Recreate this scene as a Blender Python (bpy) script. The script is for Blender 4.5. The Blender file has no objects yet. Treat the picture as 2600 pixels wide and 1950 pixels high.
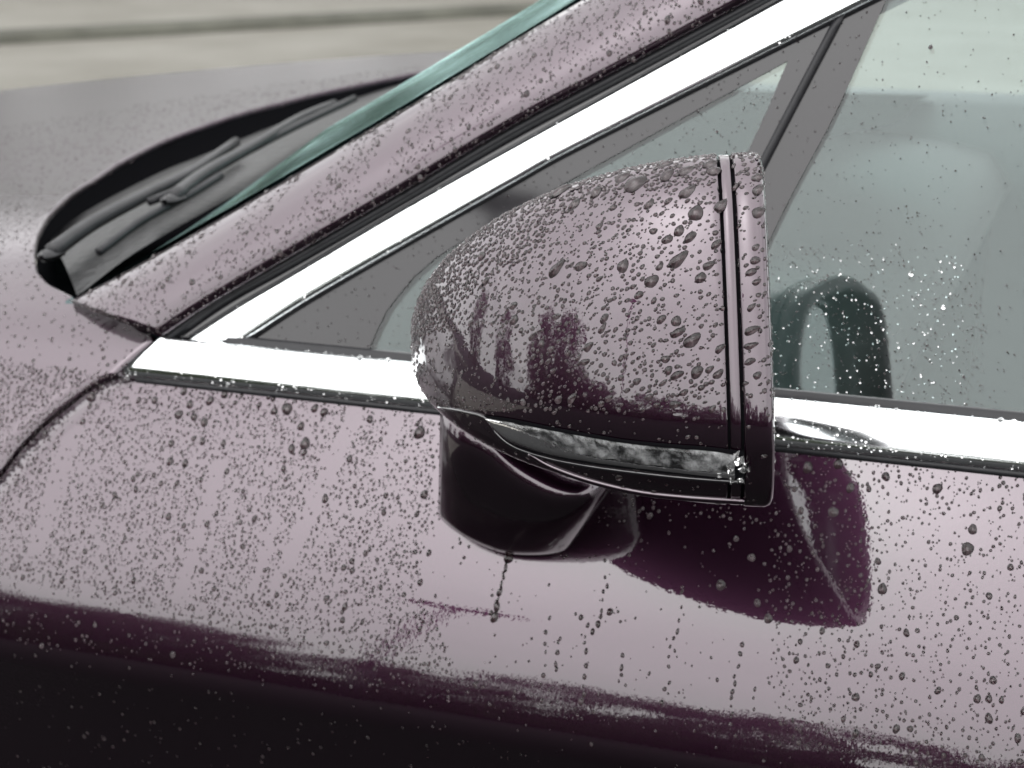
import bpy, bmesh, math, random
import numpy as np
from mathutils import Vector, Matrix
from mathutils.bvhtree import BVHTree

random.seed(7)
rng = np.random.default_rng(11)
scene = bpy.context.scene
COL = scene.collection

# ------------------------------------------------------------------ camera
W, H, FPX = 2600.0, 1950.0, 4500.0
PHI, TH = math.radians(20), math.radians(16)
Fw = np.array([-math.sin(PHI) * math.cos(TH), math.cos(PHI) * math.cos(TH), -math.sin(TH)])
Rt = np.cross(Fw, [0, 0, 1.0]); Rt /= np.linalg.norm(Rt)
Up = np.cross(Rt, Fw)
def ray(x, y):
    d = Fw + Rt * (x - 1300) / FPX - Up * (y - 975) / FPX
    return d / np.linalg.norm(d)
ZB = 0.95                                   # height of the door's belt line above the ground
CAM = np.array([0, 0, ZB]) - 1.02 * ray(1300, 1055)
def proj(P):
    d = np.asarray(P) - CAM
    z = d @ Fw
    return 1300 + FPX * (d @ Rt) / z, 975 - FPX * (d @ Up) / z
cam_data = bpy.data.cameras.new('camera')
cam_data.sensor_width = 36
cam_data.lens = 36 * FPX / W
cam_data.clip_start = 0.02
cam_data.clip_end = 600
cam_data.dof.use_dof = True
cam_data.dof.focus_distance = 0.79
cam_data.dof.aperture_fstop = 13.5
cam_data.dof.aperture_blades = 7
cam = bpy.data.objects.new('camera', cam_data)
COL.objects.link(cam)
cam.matrix_world = Matrix(((Rt[0], Up[0], -Fw[0], CAM[0]), (Rt[1], Up[1], -Fw[1], CAM[1]),
                           (Rt[2], Up[2], -Fw[2], CAM[2]), (0, 0, 0, 1)))
scene.camera = cam

# ------------------------------------------------------------------ overcast sky, soft sun, exposure
SUN_EL, SUN_ROT = math.radians(55), math.radians(200)
world = bpy.data.worlds.new('World')
scene.world = world
world.use_nodes = True
wn, wl = world.node_tree.nodes, world.node_tree.links
wn.clear()
sky = wn.new('ShaderNodeTexSky'); sky.sky_type = 'NISHITA'; sky.sun_disc = False
sky.sun_elevation = SUN_EL; sky.sun_rotation = SUN_ROT
sky.air_density = 1.0; sky.dust_density = 6.0; sky.ozone_density = 1.0
hs = wn.new('ShaderNodeHueSaturation'); hs.inputs['Saturation'].default_value = 0.06
wl.new(sky.outputs[0], hs.inputs['Color'])
tc = wn.new('ShaderNodeTexCoord')
cl = wn.new('ShaderNodeTexNoise'); cl.inputs['Scale'].default_value = 2.6; cl.inputs['Detail'].default_value = 5
wl.new(tc.outputs['Generated'], cl.inputs['Vector'])
cr = wn.new('ShaderNodeMapRange')
cr.inputs[1].default_value = 0.3; cr.inputs[2].default_value = 0.7
cr.inputs[3].default_value = 9.5; cr.inputs[4].default_value = 12.5
wl.new(cl.outputs['Fac'], cr.inputs[0])
mx = wn.new('ShaderNodeMix'); mx.data_type = 'RGBA'; mx.inputs['Factor'].default_value = 0.75
wl.new(hs.outputs[0], mx.inputs['A']); wl.new(cr.outputs[0], mx.inputs['B'])     # cloud deck over the clear sky
bg = wn.new('ShaderNodeBackground'); bg.inputs['Strength'].default_value = 0.12
wl.new(mx.outputs['Result'], bg.inputs['Color'])
wo = wn.new('ShaderNodeOutputWorld'); wl.new(bg.outputs[0], wo.inputs['Surface'])

sun_data = bpy.data.lights.new('sun', 'SUN')
sun_data.energy = 0.5; sun_data.angle = math.radians(120); sun_data.color = (1.0, 0.97, 0.93)
sun = bpy.data.objects.new('sun', sun_data); COL.objects.link(sun)
sd = Vector((math.sin(SUN_ROT) * math.cos(SUN_EL), math.cos(SUN_ROT) * math.cos(SUN_EL), math.sin(SUN_EL)))
sun.rotation_euler = sd.to_track_quat('Z', 'Y').to_euler()
sun.location = sd * 20

vs = scene.view_settings
vs.view_transform = 'Standard'; vs.look = 'None'; vs.gamma = 1.0; vs.exposure = 1.32
vs.use_curve_mapping = False
scene.render.engine = 'CYCLES'
scene.cycles.max_bounces = 14
scene.cycles.glossy_bounces = 8
scene.cycles.transmission_bounces = 10
scene.cycles.transparent_max_bounces = 16
scene.cycles.sample_clamp_indirect = 12

# ------------------------------------------------------------------ materials
def new_mat(name):
    m = bpy.data.materials.new(name); m.use_nodes = True
    return m, m.node_tree.nodes, m.node_tree.links, m.node_tree.nodes['Principled BSDF']
def mat(name, col, rough=0.5, metal=0.0, coat=0.0, noise=0.0, nscale=60.0, bump=0.0, bscale=200.0, ior=1.5, trans=0.0):
    m, n, l, b = new_mat(name)
    b.inputs['Base Color'].default_value = (*col, 1)
    b.inputs['Roughness'].default_value = rough
    b.inputs['Metallic'].default_value = metal
    b.inputs['Coat Weight'].default_value = coat
    b.inputs['Coat Roughness'].default_value = 0.015
    b.inputs['IOR'].default_value = ior
    b.inputs['Transmission Weight'].default_value = trans
    t = n.new('ShaderNodeTexCoord')
    if noise:
        q = n.new('ShaderNodeTexNoise'); q.inputs['Scale'].default_value = nscale; q.inputs['Detail'].default_value = 6
        l.new(t.outputs['Object'], q.inputs['Vector'])
        c = n.new('ShaderNodeMix'); c.data_type = 'RGBA'
        c.inputs['A'].default_value = (*[max(0, x * (1 - noise)) for x in col], 1)
        c.inputs['B'].default_value = (*[min(1, x * (1 + noise)) for x in col], 1)
        l.new(q.outputs['Fac'], c.inputs['Factor']); l.new(c.outputs['Result'], b.inputs['Base Color'])
    if bump:
        q = n.new('ShaderNodeTexNoise'); q.inputs['Scale'].default_value = bscale; q.inputs['Detail'].default_value = 4
        l.new(t.outputs['Object'], q.inputs['Vector'])
        u = n.new('ShaderNodeBump'); u.inputs['Strength'].default_value = bump; u.inputs['Distance'].default_value = 0.002
        l.new(q.outputs['Fac'], u.inputs['Height']); l.new(u.outputs['Normal'], b.inputs['Normal'])
    return m
def paint_mat(name='plum_paint', mist=False):
    m, n, l, b = new_mat(name)
    t = n.new('ShaderNodeTexCoord')
    q = n.new('ShaderNodeTexNoise'); q.inputs['Scale'].default_value = 2600; q.inputs['Detail'].default_value = 2
    l.new(t.outputs['Object'], q.inputs['Vector'])
    c = n.new('ShaderNodeMix'); c.data_type = 'RGBA'
    c.inputs['A'].default_value = (0.0165, 0.0038, 0.0120, 1); c.inputs['B'].default_value = (0.0250, 0.0060, 0.0185, 1)
    l.new(q.outputs['Fac'], c.inputs['Factor']); l.new(c.outputs['Result'], b.inputs['Base Color'])
    b.inputs['Metallic'].default_value = 0.9; b.inputs['Roughness'].default_value = 0.30
    b.inputs['Coat Weight'].default_value = 1.0; b.inputs['Coat Roughness'].default_value = 0.01
    b.inputs['Coat IOR'].default_value = 1.75
    u = n.new('ShaderNodeBump'); u.inputs['Strength'].default_value = 0.02; u.inputs['Distance'].default_value = 0.001
    q2 = n.new('ShaderNodeTexNoise'); q2.inputs['Scale'].default_value = 420; q2.inputs['Detail'].default_value = 1
    l.new(t.outputs['Object'], q2.inputs['Vector']); l.new(q2.outputs['Fac'], u.inputs['Height'])
    if mist:                                # drizzle too fine to pick apart
        q3 = n.new('ShaderNodeTexVoronoi'); q3.inputs['Scale'].default_value = 330; q3.feature = 'SMOOTH_F1'
        l.new(t.outputs['Object'], q3.inputs['Vector'])
        sp = n.new('ShaderNodeSeparateXYZ'); l.new(t.outputs['Object'], sp.inputs[0])
        mr = n.new('ShaderNodeMapRange'); mr.interpolation_type = 'SMOOTHSTEP'
        mr.inputs[1].default_value = -0.01; mr.inputs[2].default_value = 0.25; mr.inputs[3].default_value = 0.02; mr.inputs[4].default_value = 0.55
        l.new(sp.outputs['Y'], mr.inputs[0]); l.new(mr.outputs[0], u.inputs['Strength'])
        mr2 = n.new('ShaderNodeMapRange'); mr2.inputs[1].default_value = 0.0; mr2.inputs[2].default_value = 0.22; mr2.inputs[3].default_value = 0.01; mr2.inputs[4].default_value = 0.30
        l.new(sp.outputs['Y'], mr2.inputs[0]); l.new(mr2.outputs[0], b.inputs['Coat Roughness'])
        mr3 = n.new('ShaderNodeMapRange'); mr3.inputs[1].default_value = 0.0; mr3.inputs[2].default_value = 0.22; mr3.inputs[3].default_value = 1.0; mr3.inputs[4].default_value = 0.5
        l.new(sp.outputs['Y'], mr3.inputs[0]); l.new(mr3.outputs[0], b.inputs['Coat Weight'])
        u.inputs['Distance'].default_value = 0.002; u.invert = True
        l.new(q3.outputs['Distance'], u.inputs['Height'])
    l.new(u.outputs['Normal'], b.inputs['Coat Normal'])
    return m
def glass_mat(name, tint, ior=1.5, mult=1.8, rough=0.0, spec=(.92, 1.0, 1.0)):
    m = bpy.data.materials.new(name); m.use_nodes = True
    n, l = m.node_tree.nodes, m.node_tree.links; n.clear()
    o = n.new('ShaderNodeOutputMaterial'); mixs = n.new('ShaderNodeMixShader')
    tr = n.new('ShaderNodeBsdfTransparent'); tr.inputs['Color'].default_value = (*tint, 1)
    gl = n.new('ShaderNodeBsdfGlossy'); gl.inputs['Color'].default_value = (*spec, 1); gl.inputs['Roughness'].default_value = rough
    fr = n.new('ShaderNodeFresnel'); fr.inputs['IOR'].default_value = ior
    mu = n.new('ShaderNodeMath'); mu.operation = 'MULTIPLY'; mu.inputs[1].default_value = mult; mu.use_clamp = True
    l.new(fr.outputs[0], mu.inputs[0]); l.new(mu.outputs[0], mixs.inputs[0])
    l.new(tr.outputs[0], mixs.inputs[1]); l.new(gl.outputs[0], mixs.inputs[2]); l.new(mixs.outputs[0], o.inputs['Surface'])
    return m
def water_mat():
    m, n, l, b = new_mat('rain_water')
    b.inputs['Base Color'].default_value = (1, 1, 1, 1); b.inputs['Roughness'].default_value = 0.0
    b.inputs['IOR'].default_value = 1.38; b.inputs['Transmission Weight'].default_value = 1.0
    return m
def concrete_mat():
    m, n, l, b = new_mat('wet_concrete')
    t = n.new('ShaderNodeTexCoord')
    q = n.new('ShaderNodeTexNoise'); q.inputs['Scale'].default_value = 0.9; q.inputs['Detail'].default_value = 9; q.inputs['Roughness'].default_value = 0.65
    l.new(t.outputs['Object'], q.inputs['Vector'])
    r = n.new('ShaderNodeValToRGB')
    r.color_ramp.elements[0].position = 0.3; r.color_ramp.elements[0].color = (0.080, 0.074, 0.059, 1)
    r.color_ramp.elements[1].position = 0.7; r.color_ramp.elements[1].color = (0.135, 0.129, 0.112, 1)
    l.new(q.outputs['Fac'], r.inputs[0]); l.new(r.outputs[0], b.inputs['Base Color'])
    b.inputs['Roughness'].default_value = 0.6
    return m
M = dict(
    asphalt=mat('wet_asphalt', (0.012, 0.012, 0.0125), 0.9, noise=0.4, nscale=2.0, bump=0.6, bscale=60),
    paint=paint_mat(), mistpaint=paint_mat('drizzled_paint', True), water=water_mat(), concrete=concrete_mat(),
    chrome=mat('bright_trim', (0.86, 0.89, 0.90), 0.10, 1.0),
    rubber=mat('black_rubber', (0.012, 0.012, 0.014), 0.42, noise=0.3, nscale=90),
    gloss=mat('gloss_black', (0.010, 0.009, 0.011), 0.12, coat=0.6),
    frit=mat('black_frit', (0.012, 0.011, 0.013), 0.05),
    plastic=mat('black_plastic', (0.020, 0.020, 0.022), 0.38, noise=0.3, nscale=120, bump=0.15, bscale=900),
    wet_dark_foot=mat('wetted_dark_footprint', (0.030, 0.0135, 0.0175), 0.4),  # dark disc under drops: reflection lost on wetted paint, darkness painted on glass
    wetplastic=mat('wet_grey_plastic', (0.007, 0.0072, 0.008), 0.36, bump=0.5, bscale=140),
    glass=glass_mat('side_glass', (0.82, 0.90, 0.89), 1.5, 1.0, 0.0, (.96, 1.0, 1.0)),
    windshield=glass_mat('windshield_glass', (0.50, 0.80, 0.76), 1.5, 1.6, 0.16, (.62, .88, .85)),
    clear=mat('clear_plastic', (0.97, 0.97, 0.97), 0.06, trans=1.0, ior=1.40, bump=0.25, bscale=110),
    shard=mat('cracked_plastic', (0.97, 0.97, 0.97), 0.03, trans=1.0, ior=1.49),
    silver=mat('silver_reflector', (0.22, 0.225, 0.23), 0.6, 0.0, noise=0.95, nscale=55, bump=0.5, bscale=150),
    mirror=mat('mirror_silver', (0.82, 0.85, 0.86), 0.02, 1.0),
    grey=mat('grey_trim_cloth', (0.10, 0.105, 0.105), 0.85, noise=0.15, nscale=40),
    lightgrey=mat('pale_headliner', (0.12, 0.12, 0.12), 0.9),
    seatcloth=mat('dark_seat_cloth', (0.02, 0.02, 0.022), 0.9),
    dash=mat('dashboard_vinyl', (0.05, 0.05, 0.05), 0.7, bump=0.2, bscale=700),
    dark=mat('dark_cavity', (0.006, 0.006, 0.007), 0.8),  # near-black without sheen: shade inside gaps and cavities put into the colour
    moss=mat('mossy_joint', (0.060, 0.060, 0.048), 0.95, noise=0.5, nscale=3),
    bark=mat('bark', (0.06, 0.045, 0.035), 0.9, noise=0.4, nscale=14),
    leaf=mat('leaf', (0.040, 0.062, 0.022), 0.6, noise=0.5, nscale=1.2),
    brick=mat('house_wall', (0.20, 0.085, 0.06), 0.9, noise=0.3, nscale=3),
    roof=mat('roof_tile', (0.05, 0.035, 0.035), 0.8, noise=0.3, nscale=3),
    lamp=mat('lamp_post_paint', (0.03, 0.032, 0.033), 0.5),
)

for k_, v_ in (('dark', 0.0), ('rubber', .25), ('plastic', .3), ('wetplastic', .35), ('seatcloth', .1)):
    M[k_].node_tree.nodes['Principled BSDF'].inputs['Specular IOR Level'].default_value = v_
M['asphalt'].node_tree.nodes['Principled BSDF'].inputs['Specular IOR Level'].default_value = 0.12

# ------------------------------------------------------------------ mesh helpers
def mesh_obj(name, verts, faces, material, parent=None, smooth=True):
    me = bpy.data.meshes.new(name)
    me.from_pydata([tuple(map(float, v)) for v in verts], [], faces)
    me.materials.append(M[material])
    if smooth: me.polygons.foreach_set('use_smooth', [True] * len(me.polygons))
    me.update()
    o = bpy.data.objects.new(name, me); COL.objects.link(o)
    if parent is not None:
        o.parent = parent
        if parent.type == 'EMPTY': o.matrix_parent_inverse = Matrix.Translation(parent.location).inverted()
    return o
def grid_faces(nu, nv, close_u=False, off=0, flip=False):
    fs = []
    for i in range(nu if close_u else nu - 1):
        for j in range(nv - 1):
            a, b = i * nv + j, ((i + 1) % nu) * nv + j
            q = (off + a, off + b, off + b + 1, off + a + 1)
            fs.append(q[::-1] if flip else q)
    return fs
def grid_obj(name, P, material, parent=None, close_u=False, flip=False, smooth=True):
    nu, nv = len(P), len(P[0])
    return mesh_obj(name, [p for r in P for p in r], grid_faces(nu, nv, close_u, 0, flip), material, parent, smooth)
def resample(P, n):
    P = np.array(P, float)
    L = np.r_[0, np.cumsum(np.linalg.norm(np.diff(P, axis=0), axis=1))]
    q = np.linspace(0, L[-1], n); out = []
    for v in q:
        k = min(max(np.searchsorted(L, v, side='right') - 1, 0), len(P) - 2); t = (v - L[k]) / (L[k + 1] - L[k])
        p0, p1, p2, p3 = P[max(k - 1, 0)], P[k], P[k + 1], P[min(k + 2, len(P) - 1)]
        if k == 0: p0 = 2 * p1 - p2
        if k + 2 > len(P) - 1: p3 = 2 * p2 - p1
        out.append(.5 * (2 * p1 + (p2 - p0) * t + (2 * p0 - 5 * p1 + 4 * p2 - p3) * t * t + (3 * p1 - p0 - 3 * p2 + p3) * t ** 3))
    return np.array(out)
def closed_spline(P, n):
    P = np.array(P, float); m = len(P); out = []
    L = np.r_[0, np.cumsum(np.linalg.norm(np.roll(P, -1, 0) - P, axis=1))]
    for q in np.linspace(0, L[-1], n, endpoint=False):
        k = min(np.searchsorted(L, q, side='right') - 1, m - 1); t = (q - L[k]) / (L[k + 1] - L[k])
        p0, p1, p2, p3 = P[(k - 1) % m], P[k], P[(k + 1) % m], P[(k + 2) % m]
        out.append(.5 * (2 * p1 + (p2 - p0) * t + (2 * p0 - 5 * p1 + 4 * p2 - p3) * t * t + (3 * p1 - p0 - 3 * p2 + p3) * t ** 3))
    return np.array(out)
def tube_obj(name, path, r, material, parent=None, seg=8):
    path = np.array(path, float); n = len(path); V = []
    rr = r if hasattr(r, '__len__') else [r] * n
    for i in range(n):
        t = path[min(i + 1, n - 1)] - path[max(i - 1, 0)]; t /= np.linalg.norm(t)
        a = np.cross(t, [0, 0, 1.0] if abs(t[2]) < .9 else [1.0, 0, 0]); a /= np.linalg.norm(a); b = np.cross(t, a)
        for k in range(seg):
            g = 2 * math.pi * k / seg
            V.append(path[i] + rr[i] * (a * math.cos(g) + b * math.sin(g)))
    fs = [(i * seg + k, i * seg + (k + 1) % seg, (i + 1) * seg + (k + 1) % seg, (i + 1) * seg + k) for i in range(n - 1) for k in range(seg)]
    fs += [tuple(range(seg))[::-1], tuple((n - 1) * seg + k for k in range(seg))]
    return mesh_obj(name, V, fs, material, parent)
def rbox(name, lo, hi, material, parent=None, bev=0.02, seg=3, warp=None):
    bm = bmesh.new(); bmesh.ops.create_cube(bm, size=1)
    lo, hi = np.array(lo), np.array(hi)
    for v in bm.verts: v.co = Vector((lo + hi) / 2 + np.array(v.co) * (hi - lo))
    bmesh.ops.bevel(bm, geom=bm.edges[:], offset=bev, segments=seg, affect='EDGES', profile=0.5)
    if warp:
        for v in bm.verts: v.co = Vector(warp(np.array(v.co)))
    vs_ = [v.co[:] for v in bm.verts]; fs = [[v.index for v in f.verts] for f in bm.faces]; bm.free()
    return mesh_obj(name, vs_, fs, material, parent)
def top(o, label, cat, group=None, kind=None):
    if label: o['label'] = label
    if cat: o['category'] = cat
    if group: o['group'] = group
    if kind: o['kind'] = kind
    return o
def empty(name, loc):
    e = bpy.data.objects.new(name, None); COL.objects.link(e); e.location = loc; e.empty_display_size = 0.2
    return e

# ------------------------------------------------------------------ the ground
def ground():
    o = mesh_obj('street', [(-90, -90, 0), (90, -90, 0), (90, 90, 0), (-90, 90, 0)], [(0, 1, 2, 3)], 'asphalt', smooth=False)
    o['kind'] = 'structure'
    def on_ground(x, y):
        d = ray(x, y); return CAM + d * (-CAM[2] / d[2])
    a, b = on_ground(0, 116), on_ground(1300, 42)
    dv = (b - a) / np.linalg.norm(b - a); nv = np.array([-dv[1], dv[0], 0])        # across the far lane
    def q(s, t, z): p = a + dv * s + nv * t; return (p[0], p[1], z)
    o = mesh_obj('concrete_lane', [q(-9, -11, .004), q(60, -11, .004), q(60, .02, .004), q(-9, .02, .004)], [(0, 1, 2, 3)], 'concrete', smooth=False); o['kind'] = 'structure'
    n = 160; V = []
    for i in range(n):
        s = -14 + 44 * i / (n - 1); w = .012 * math.sin(s * 3.1) + .010 * random.random()
        V += [q(s, w, -.01), q(s, .012 + w, .06 + 2 * w), q(s, .045, .088), q(s, .16, .100), q(s, .165, .0)]
    k = mesh_obj('kerb', V, grid_faces(n, 5, flip=True), 'moss'); k['kind'] = 'structure'
    o = mesh_obj('pavement', [q(-14, .166, .104), q(60, .166, .104), q(60, 30, .104), q(-14, 30, .104)], [(0, 1, 2, 3)], 'concrete', smooth=False); o['kind'] = 'structure'
ground()

# ------------------------------------------------------------------ what the wet paint reflects: trees across the street
def tree_meshes(seed, h):
    r = np.random.default_rng(seed)
    tr = []
    def limb(p, q, r0, r1, seg=7):
        p, q = np.array(p), np.array(q); d = q - p; d = d / np.linalg.norm(d)
        a = np.cross(d, [.3, .9, .2]); a /= np.linalg.norm(a); b = np.cross(d, a); i0 = len(V)
        for c, rr in ((p, r0), (q, r1)):
            for k in range(seg):
                g = 2 * math.pi * k / seg; V.append(c + rr * (a * math.cos(g) + b * math.sin(g)))
        for k in range(seg): Fc.append((i0 + k, i0 + (k + 1) % seg, i0 + seg + (k + 1) % seg, i0 + seg + k))
    V, Fc = [], []
    limb((0, 0, -.05), (.05, .03, h * .35), .17, .12); limb((.05, .03, h * .35), (.0, .1, h * .8), .12, .04)
    tips = []
    for k in range(9):
        g = k * 2.4; z = h * (.3 + .055 * k); q = (math.cos(g) * h * .22 * r.uniform(.7, 1.2), math.sin(g) * h * .22 * r.uniform(.7, 1.2), z + h * .16)
        limb((.03, .05, z), q, .06, .02); tips.append(q)
    trunk = (V, Fc)
    cl = []
    for k in range(60):
        g, e = r.uniform(0, 2 * math.pi), r.uniform(-1, 1)
        rad = h * .27 * (1 - .35 * abs(e)) * r.uniform(.55, 1.08)
        cl.append((math.cos(g) * rad, math.sin(g) * rad, h * (.47 + .46 * e), h * r.uniform(.06, .12)))
    LV, LF = [], []
    for c in cl:
        for _ in range(75):
            d = r.normal(size=3); d /= np.linalg.norm(d); p = np.array(c[:3]) + d * c[3] * r.uniform(.3, 1.15)
            a = r.normal(size=3); a /= np.linalg.norm(a); b = np.cross(a, r.normal(size=3)); b /= np.linalg.norm(b)
            sz = h * r.uniform(.010, .020); i0 = len(LV)
            LV += [p - a * sz, p + b * sz * .7, p + a * sz, p - b * sz * .7]; LF.append((i0, i0 + 1, i0 + 2, i0 + 3))
    return trunk, (LV, LF)
TREES = [(-26, -9, 8.5), (-21, -13, 8.5), (-17, -11, 7.0), (-13.5, -14, 6.4), (-10, -15, 6.0), (-6.5, -15.5, 5.2), (-3.4, -16, 5.6), (.2, -15.4, 4.9), (3.6, -16, 5.4), (7.2, -15.2, 5.0), (11, -15.6, 6.2), (15, -14.5, 5.8), (19.5, -14, 6.6), (24, -12, 7.0), (-28, -3, 8.0), (-5, -19, 6.4), (2, -19.5, 6.2), (9, -19, 6.6), (-12, -19, 7.2)]
TREES = [(x, y * 1.15, h * .85) for x, y, h in TREES] + [(x, 27 + (k % 3) * 2.5, 14 + (k * 5 % 4)) for k, x in enumerate(range(-42, 22, 6))] + [(-21 + 2.7 * k, -17.2 - (k % 2) * .9, 4.3 + (k * 7 % 5) * .32 + max(0, 6 - k) * .25) for k in range(17)] + [(-20.5, -17.5, 11), (-17.4, -18.6, 10.2), (-14.8, -18.0, 7.2), (-12.6, -18.4, 5.6), (-10.8, -18.1, 4.8)]
BASE = {}
for i, (x, y, h) in enumerate(TREES):
    v = i % 3
    t = empty('leafy_tree', (x, y, 0))
    t.rotation_euler.z = i * 1.7; t.scale = (h / 6,) * 3
    top(t, 'leafy tree across the street, mirrored only as the dark fringe on the wet paint', 'tree', 'trees mirrored in the paint')
    if v not in BASE:
        (tv, tf), (lv, lf) = tree_meshes(40 + v, 6.0)
        a = mesh_obj('trunk', tv, tf, 'bark'); b = mesh_obj('crown', lv, lf, 'leaf', smooth=False)
        BASE[v] = (a.data, b.data); 
    else:
        a = bpy.data.objects.new('trunk', BASE[v][0]); b = bpy.data.objects.new('crown', BASE[v][1])
        COL.objects.link(a); COL.objects.link(b)
    a.parent = t; b.parent = t

def hedge():
    r = np.random.default_rng(77); root = empty('hedge', (0, -19.5, 0))
    top(root, 'long clipped hedge across the street, mirrored as the dark band low on the door', 'hedge')
    core = rbox('stems', (-30, -19.85, -.02), (30, -19.15, 1.75), 'bark', root, .15, 2)
    N = 15000
    c = np.stack([r.uniform(-30.2, 30.2, N), -19.5 + r.uniform(-.62, .62, N), r.uniform(0, 1, N) ** .8 * 2.2], 1)
    c[:, 2] += .18 * np.sin(c[:, 0] * 1.3) + .12 * np.sin(c[:, 0] * 3.7)
    a = r.normal(size=(N, 3)); a /= np.linalg.norm(a, axis=1)[:, None]; b = np.cross(a, r.normal(size=(N, 3))); b /= np.linalg.norm(b, axis=1)[:, None]
    sz = r.uniform(.06, .12, N)[:, None]
    V = np.stack([c - a * sz, c + b * sz * .7, c + a * sz, c - b * sz * .7], 1).reshape(-1, 3)
    mesh_obj('foliage', V, [(4 * k, 4 * k + 1, 4 * k + 2, 4 * k + 3) for k in range(N)], 'leaf', root, smooth=False)
hedge()

# ------------------------------------------------------------------ the car: body side and hood as swept profiles
car = empty('parked_car', (0.3, 0.78, 0.0))
top(car, 'wet plum purple car with bright window trim and rain beading all over it', 'car')

LN = [-1.0, -.5, -.20, -.12, -.06, -.02, 0, .05, .10, .130, .146, .163, .174, .181, .190, .30, .45, .62]
NE = [87, 85.5, 81.5, 75, 60, 47, 39, 35, 31, 26, 20.5, 16.2, 12.5, 0, -22, -14, -4, 3]
def n_el(l): return np.radians(np.interp(l, LN, NE))
LL = np.arange(0, .62, .0005)
down_y = np.r_[0, np.cumsum(-np.sin(n_el(LL)) * .0005)]
down_z = np.r_[0, np.cumsum(-np.cos(n_el(LL)) * .0005)]
LL = np.r_[LL, .62]
def body(l):                       # point (Y, Z) of the door/fender profile, l metres below the belt line
    return np.interp(l, LL, down_y), ZB + np.interp(l, LL, down_z)
LU = np.arange(0, .9, .001)
up_y = np.r_[0, np.cumsum(np.sin(n_el(-LU)) * .001)]
up_z = np.r_[0, np.cumsum(np.cos(n_el(-LU)) * .001)]
YC = 0.78
def hood_z(X, Y):
    y = Y if Y <= YC else 2 * YC - Y
    z = ZB + (np.interp(y, up_y, up_z) if y >= 0 else np.interp(-y, -down_y[:300], down_z[:300]))
    drop = max(0.0, -0.28 - X)
    return z - min(1.0, max(0.0, Y / 0.25)) * (0.085 * drop + 0.04 * drop * drop)
def hood_n(X, Y, e=0.004):
    zx = (hood_z(X + e, Y) - hood_z(X - e, Y)) / (2 * e); zy = (hood_z(X, Y + e) - hood_z(X, Y - e)) / (2 * e)
    v = np.array([-zx, -zy, 1.0]); return v / np.linalg.norm(v)
def on_hood(x, y):
    d = ray(x, y)
    for t in np.arange(.7, 4, .002):
        p = CAM + d * t
        if 0 <= p[1] <= 2 * YC and p[2] < hood_z(p[0], p[1]): return p
    return None
def on_body(x, y):
    d = ray(x, y); ls = np.linspace(0, .6, 1200)
    by, bz = body(ls)
    t = (by - CAM[1]) / d[1]; g = CAM[2] + t * d[2] - bz
    k = np.where(np.diff(np.sign(g)) != 0)[0]
    if len(k) == 0: return None, None
    k = k[0]
    return ls[k], CAM[0] + t[k] * d[0]

# shut line between the fender and the door
shut_px = [(392, 856), (330, 905), (285, 948)]
sl, sx = [0.0], [-0.2535]
for p in [(240, 980), (190, 1016), (120, 1072), (55, 1135), (5, 1200)]:
    l, x = on_body(*p); sl.append(l); sx.append(x)
# below the frame the line turns down
sl += [sl[-1] + .06, .25, .62]; sx += [sx[-1] - .035, sx[-1] - .05, sx[-1] - .055]
def x_shut(l): return np.interp(l, sl, sx)
l_rows = np.r_[np.linspace(0.0, .14, 26), np.linspace(.143, .196, 30), np.linspace(.203, .62, 22)]
GAP = 0.0022
def body_pt(X, l, inset=0.0):
    y, z = body(l); n = n_el(l)
    return np.array([X, y + math.cos(n) * inset, z - math.sin(n) * inset])
def side_panel(name, x0f, x1f, edges, nx=70):
    P = []
    us = np.linspace(0, 1, nx)
    cols = [(u, 0) for u in us]
    if edges[0]: cols = [(0, .010), (0, .0015)] + [(1e-9, 0)] + cols[1:]
    if edges[1]: cols = cols + [(1, .0015), (1, .010)]
    for u, ins in cols:
        row = []
        for l in l_rows:
            a, b = x0f(l), x1f(l)
            X = a + (b - a) * u
            if ins == .0015 or ins == .010: X += (-.0008 if u < .5 else .0008)
            row.append(body_pt(X, l, ins))
        P.append(row)
    return grid_obj(name, P, 'paint', car, flip=True)
door = side_panel('front_door', lambda l: x_shut(l) + GAP, lambda l: 1.05, (True, False))
door['label'] = 'plum front door covered in rain beads'
fender = side_panel('front_fender', lambda l: -1.5, lambda l: x_shut(l) - GAP, (False, True))
grid_obj('door_jamb', [[body_pt(X, l, .014) for l in l_rows] for X in np.linspace(-1.5, 1.05, 30)], 'dark', car, flip=True)

# a street lamp across the road, seen only as a dark stroke in the door's reflection
def mirrored(x, y, Y):
    l, X = on_body(x, y); n = n_el(l); nv = np.array([0, -math.cos(n), math.sin(n)]); p = body_pt(X, l)
    d = ray(x, y); r = d - 2 * (d @ nv) * nv
    return p + r * ((Y - p[1]) / r[1])
LY = -12.0
hd = [mirrored(x, y, LY) for x, y in ((1000, 1518), (1165, 1546), (1335, 1572))]
am = [mirrored(x, y, LY) for x, y in ((1150, 1548), (1085, 1575), (1020, 1615), (960, 1662), (925, 1700))]
print('lamp', [v.round(2).tolist() for v in hd + am])
foot = np.array([am[-1][0], LY, 0])
lamp = empty('street_lamp', foot)
top(lamp, 'curved street lamp across the road, mirrored as a thin dark stroke on the door', 'street lamp')
tube_obj('pole', [foot, am[-1] * .5 + foot * .5, am[-1]], [.10, .08, .06], 'lamp', lamp, 10)
tube_obj('arm', [am[-1]] + am[:-1][::-1], .05, 'lamp', lamp, 8)
tube_obj('lamp_head', resample(hd, 9), [.02, .06, .10, .12, .12, .12, .10, .06, .02], 'lamp', lamp, 8)

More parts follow.
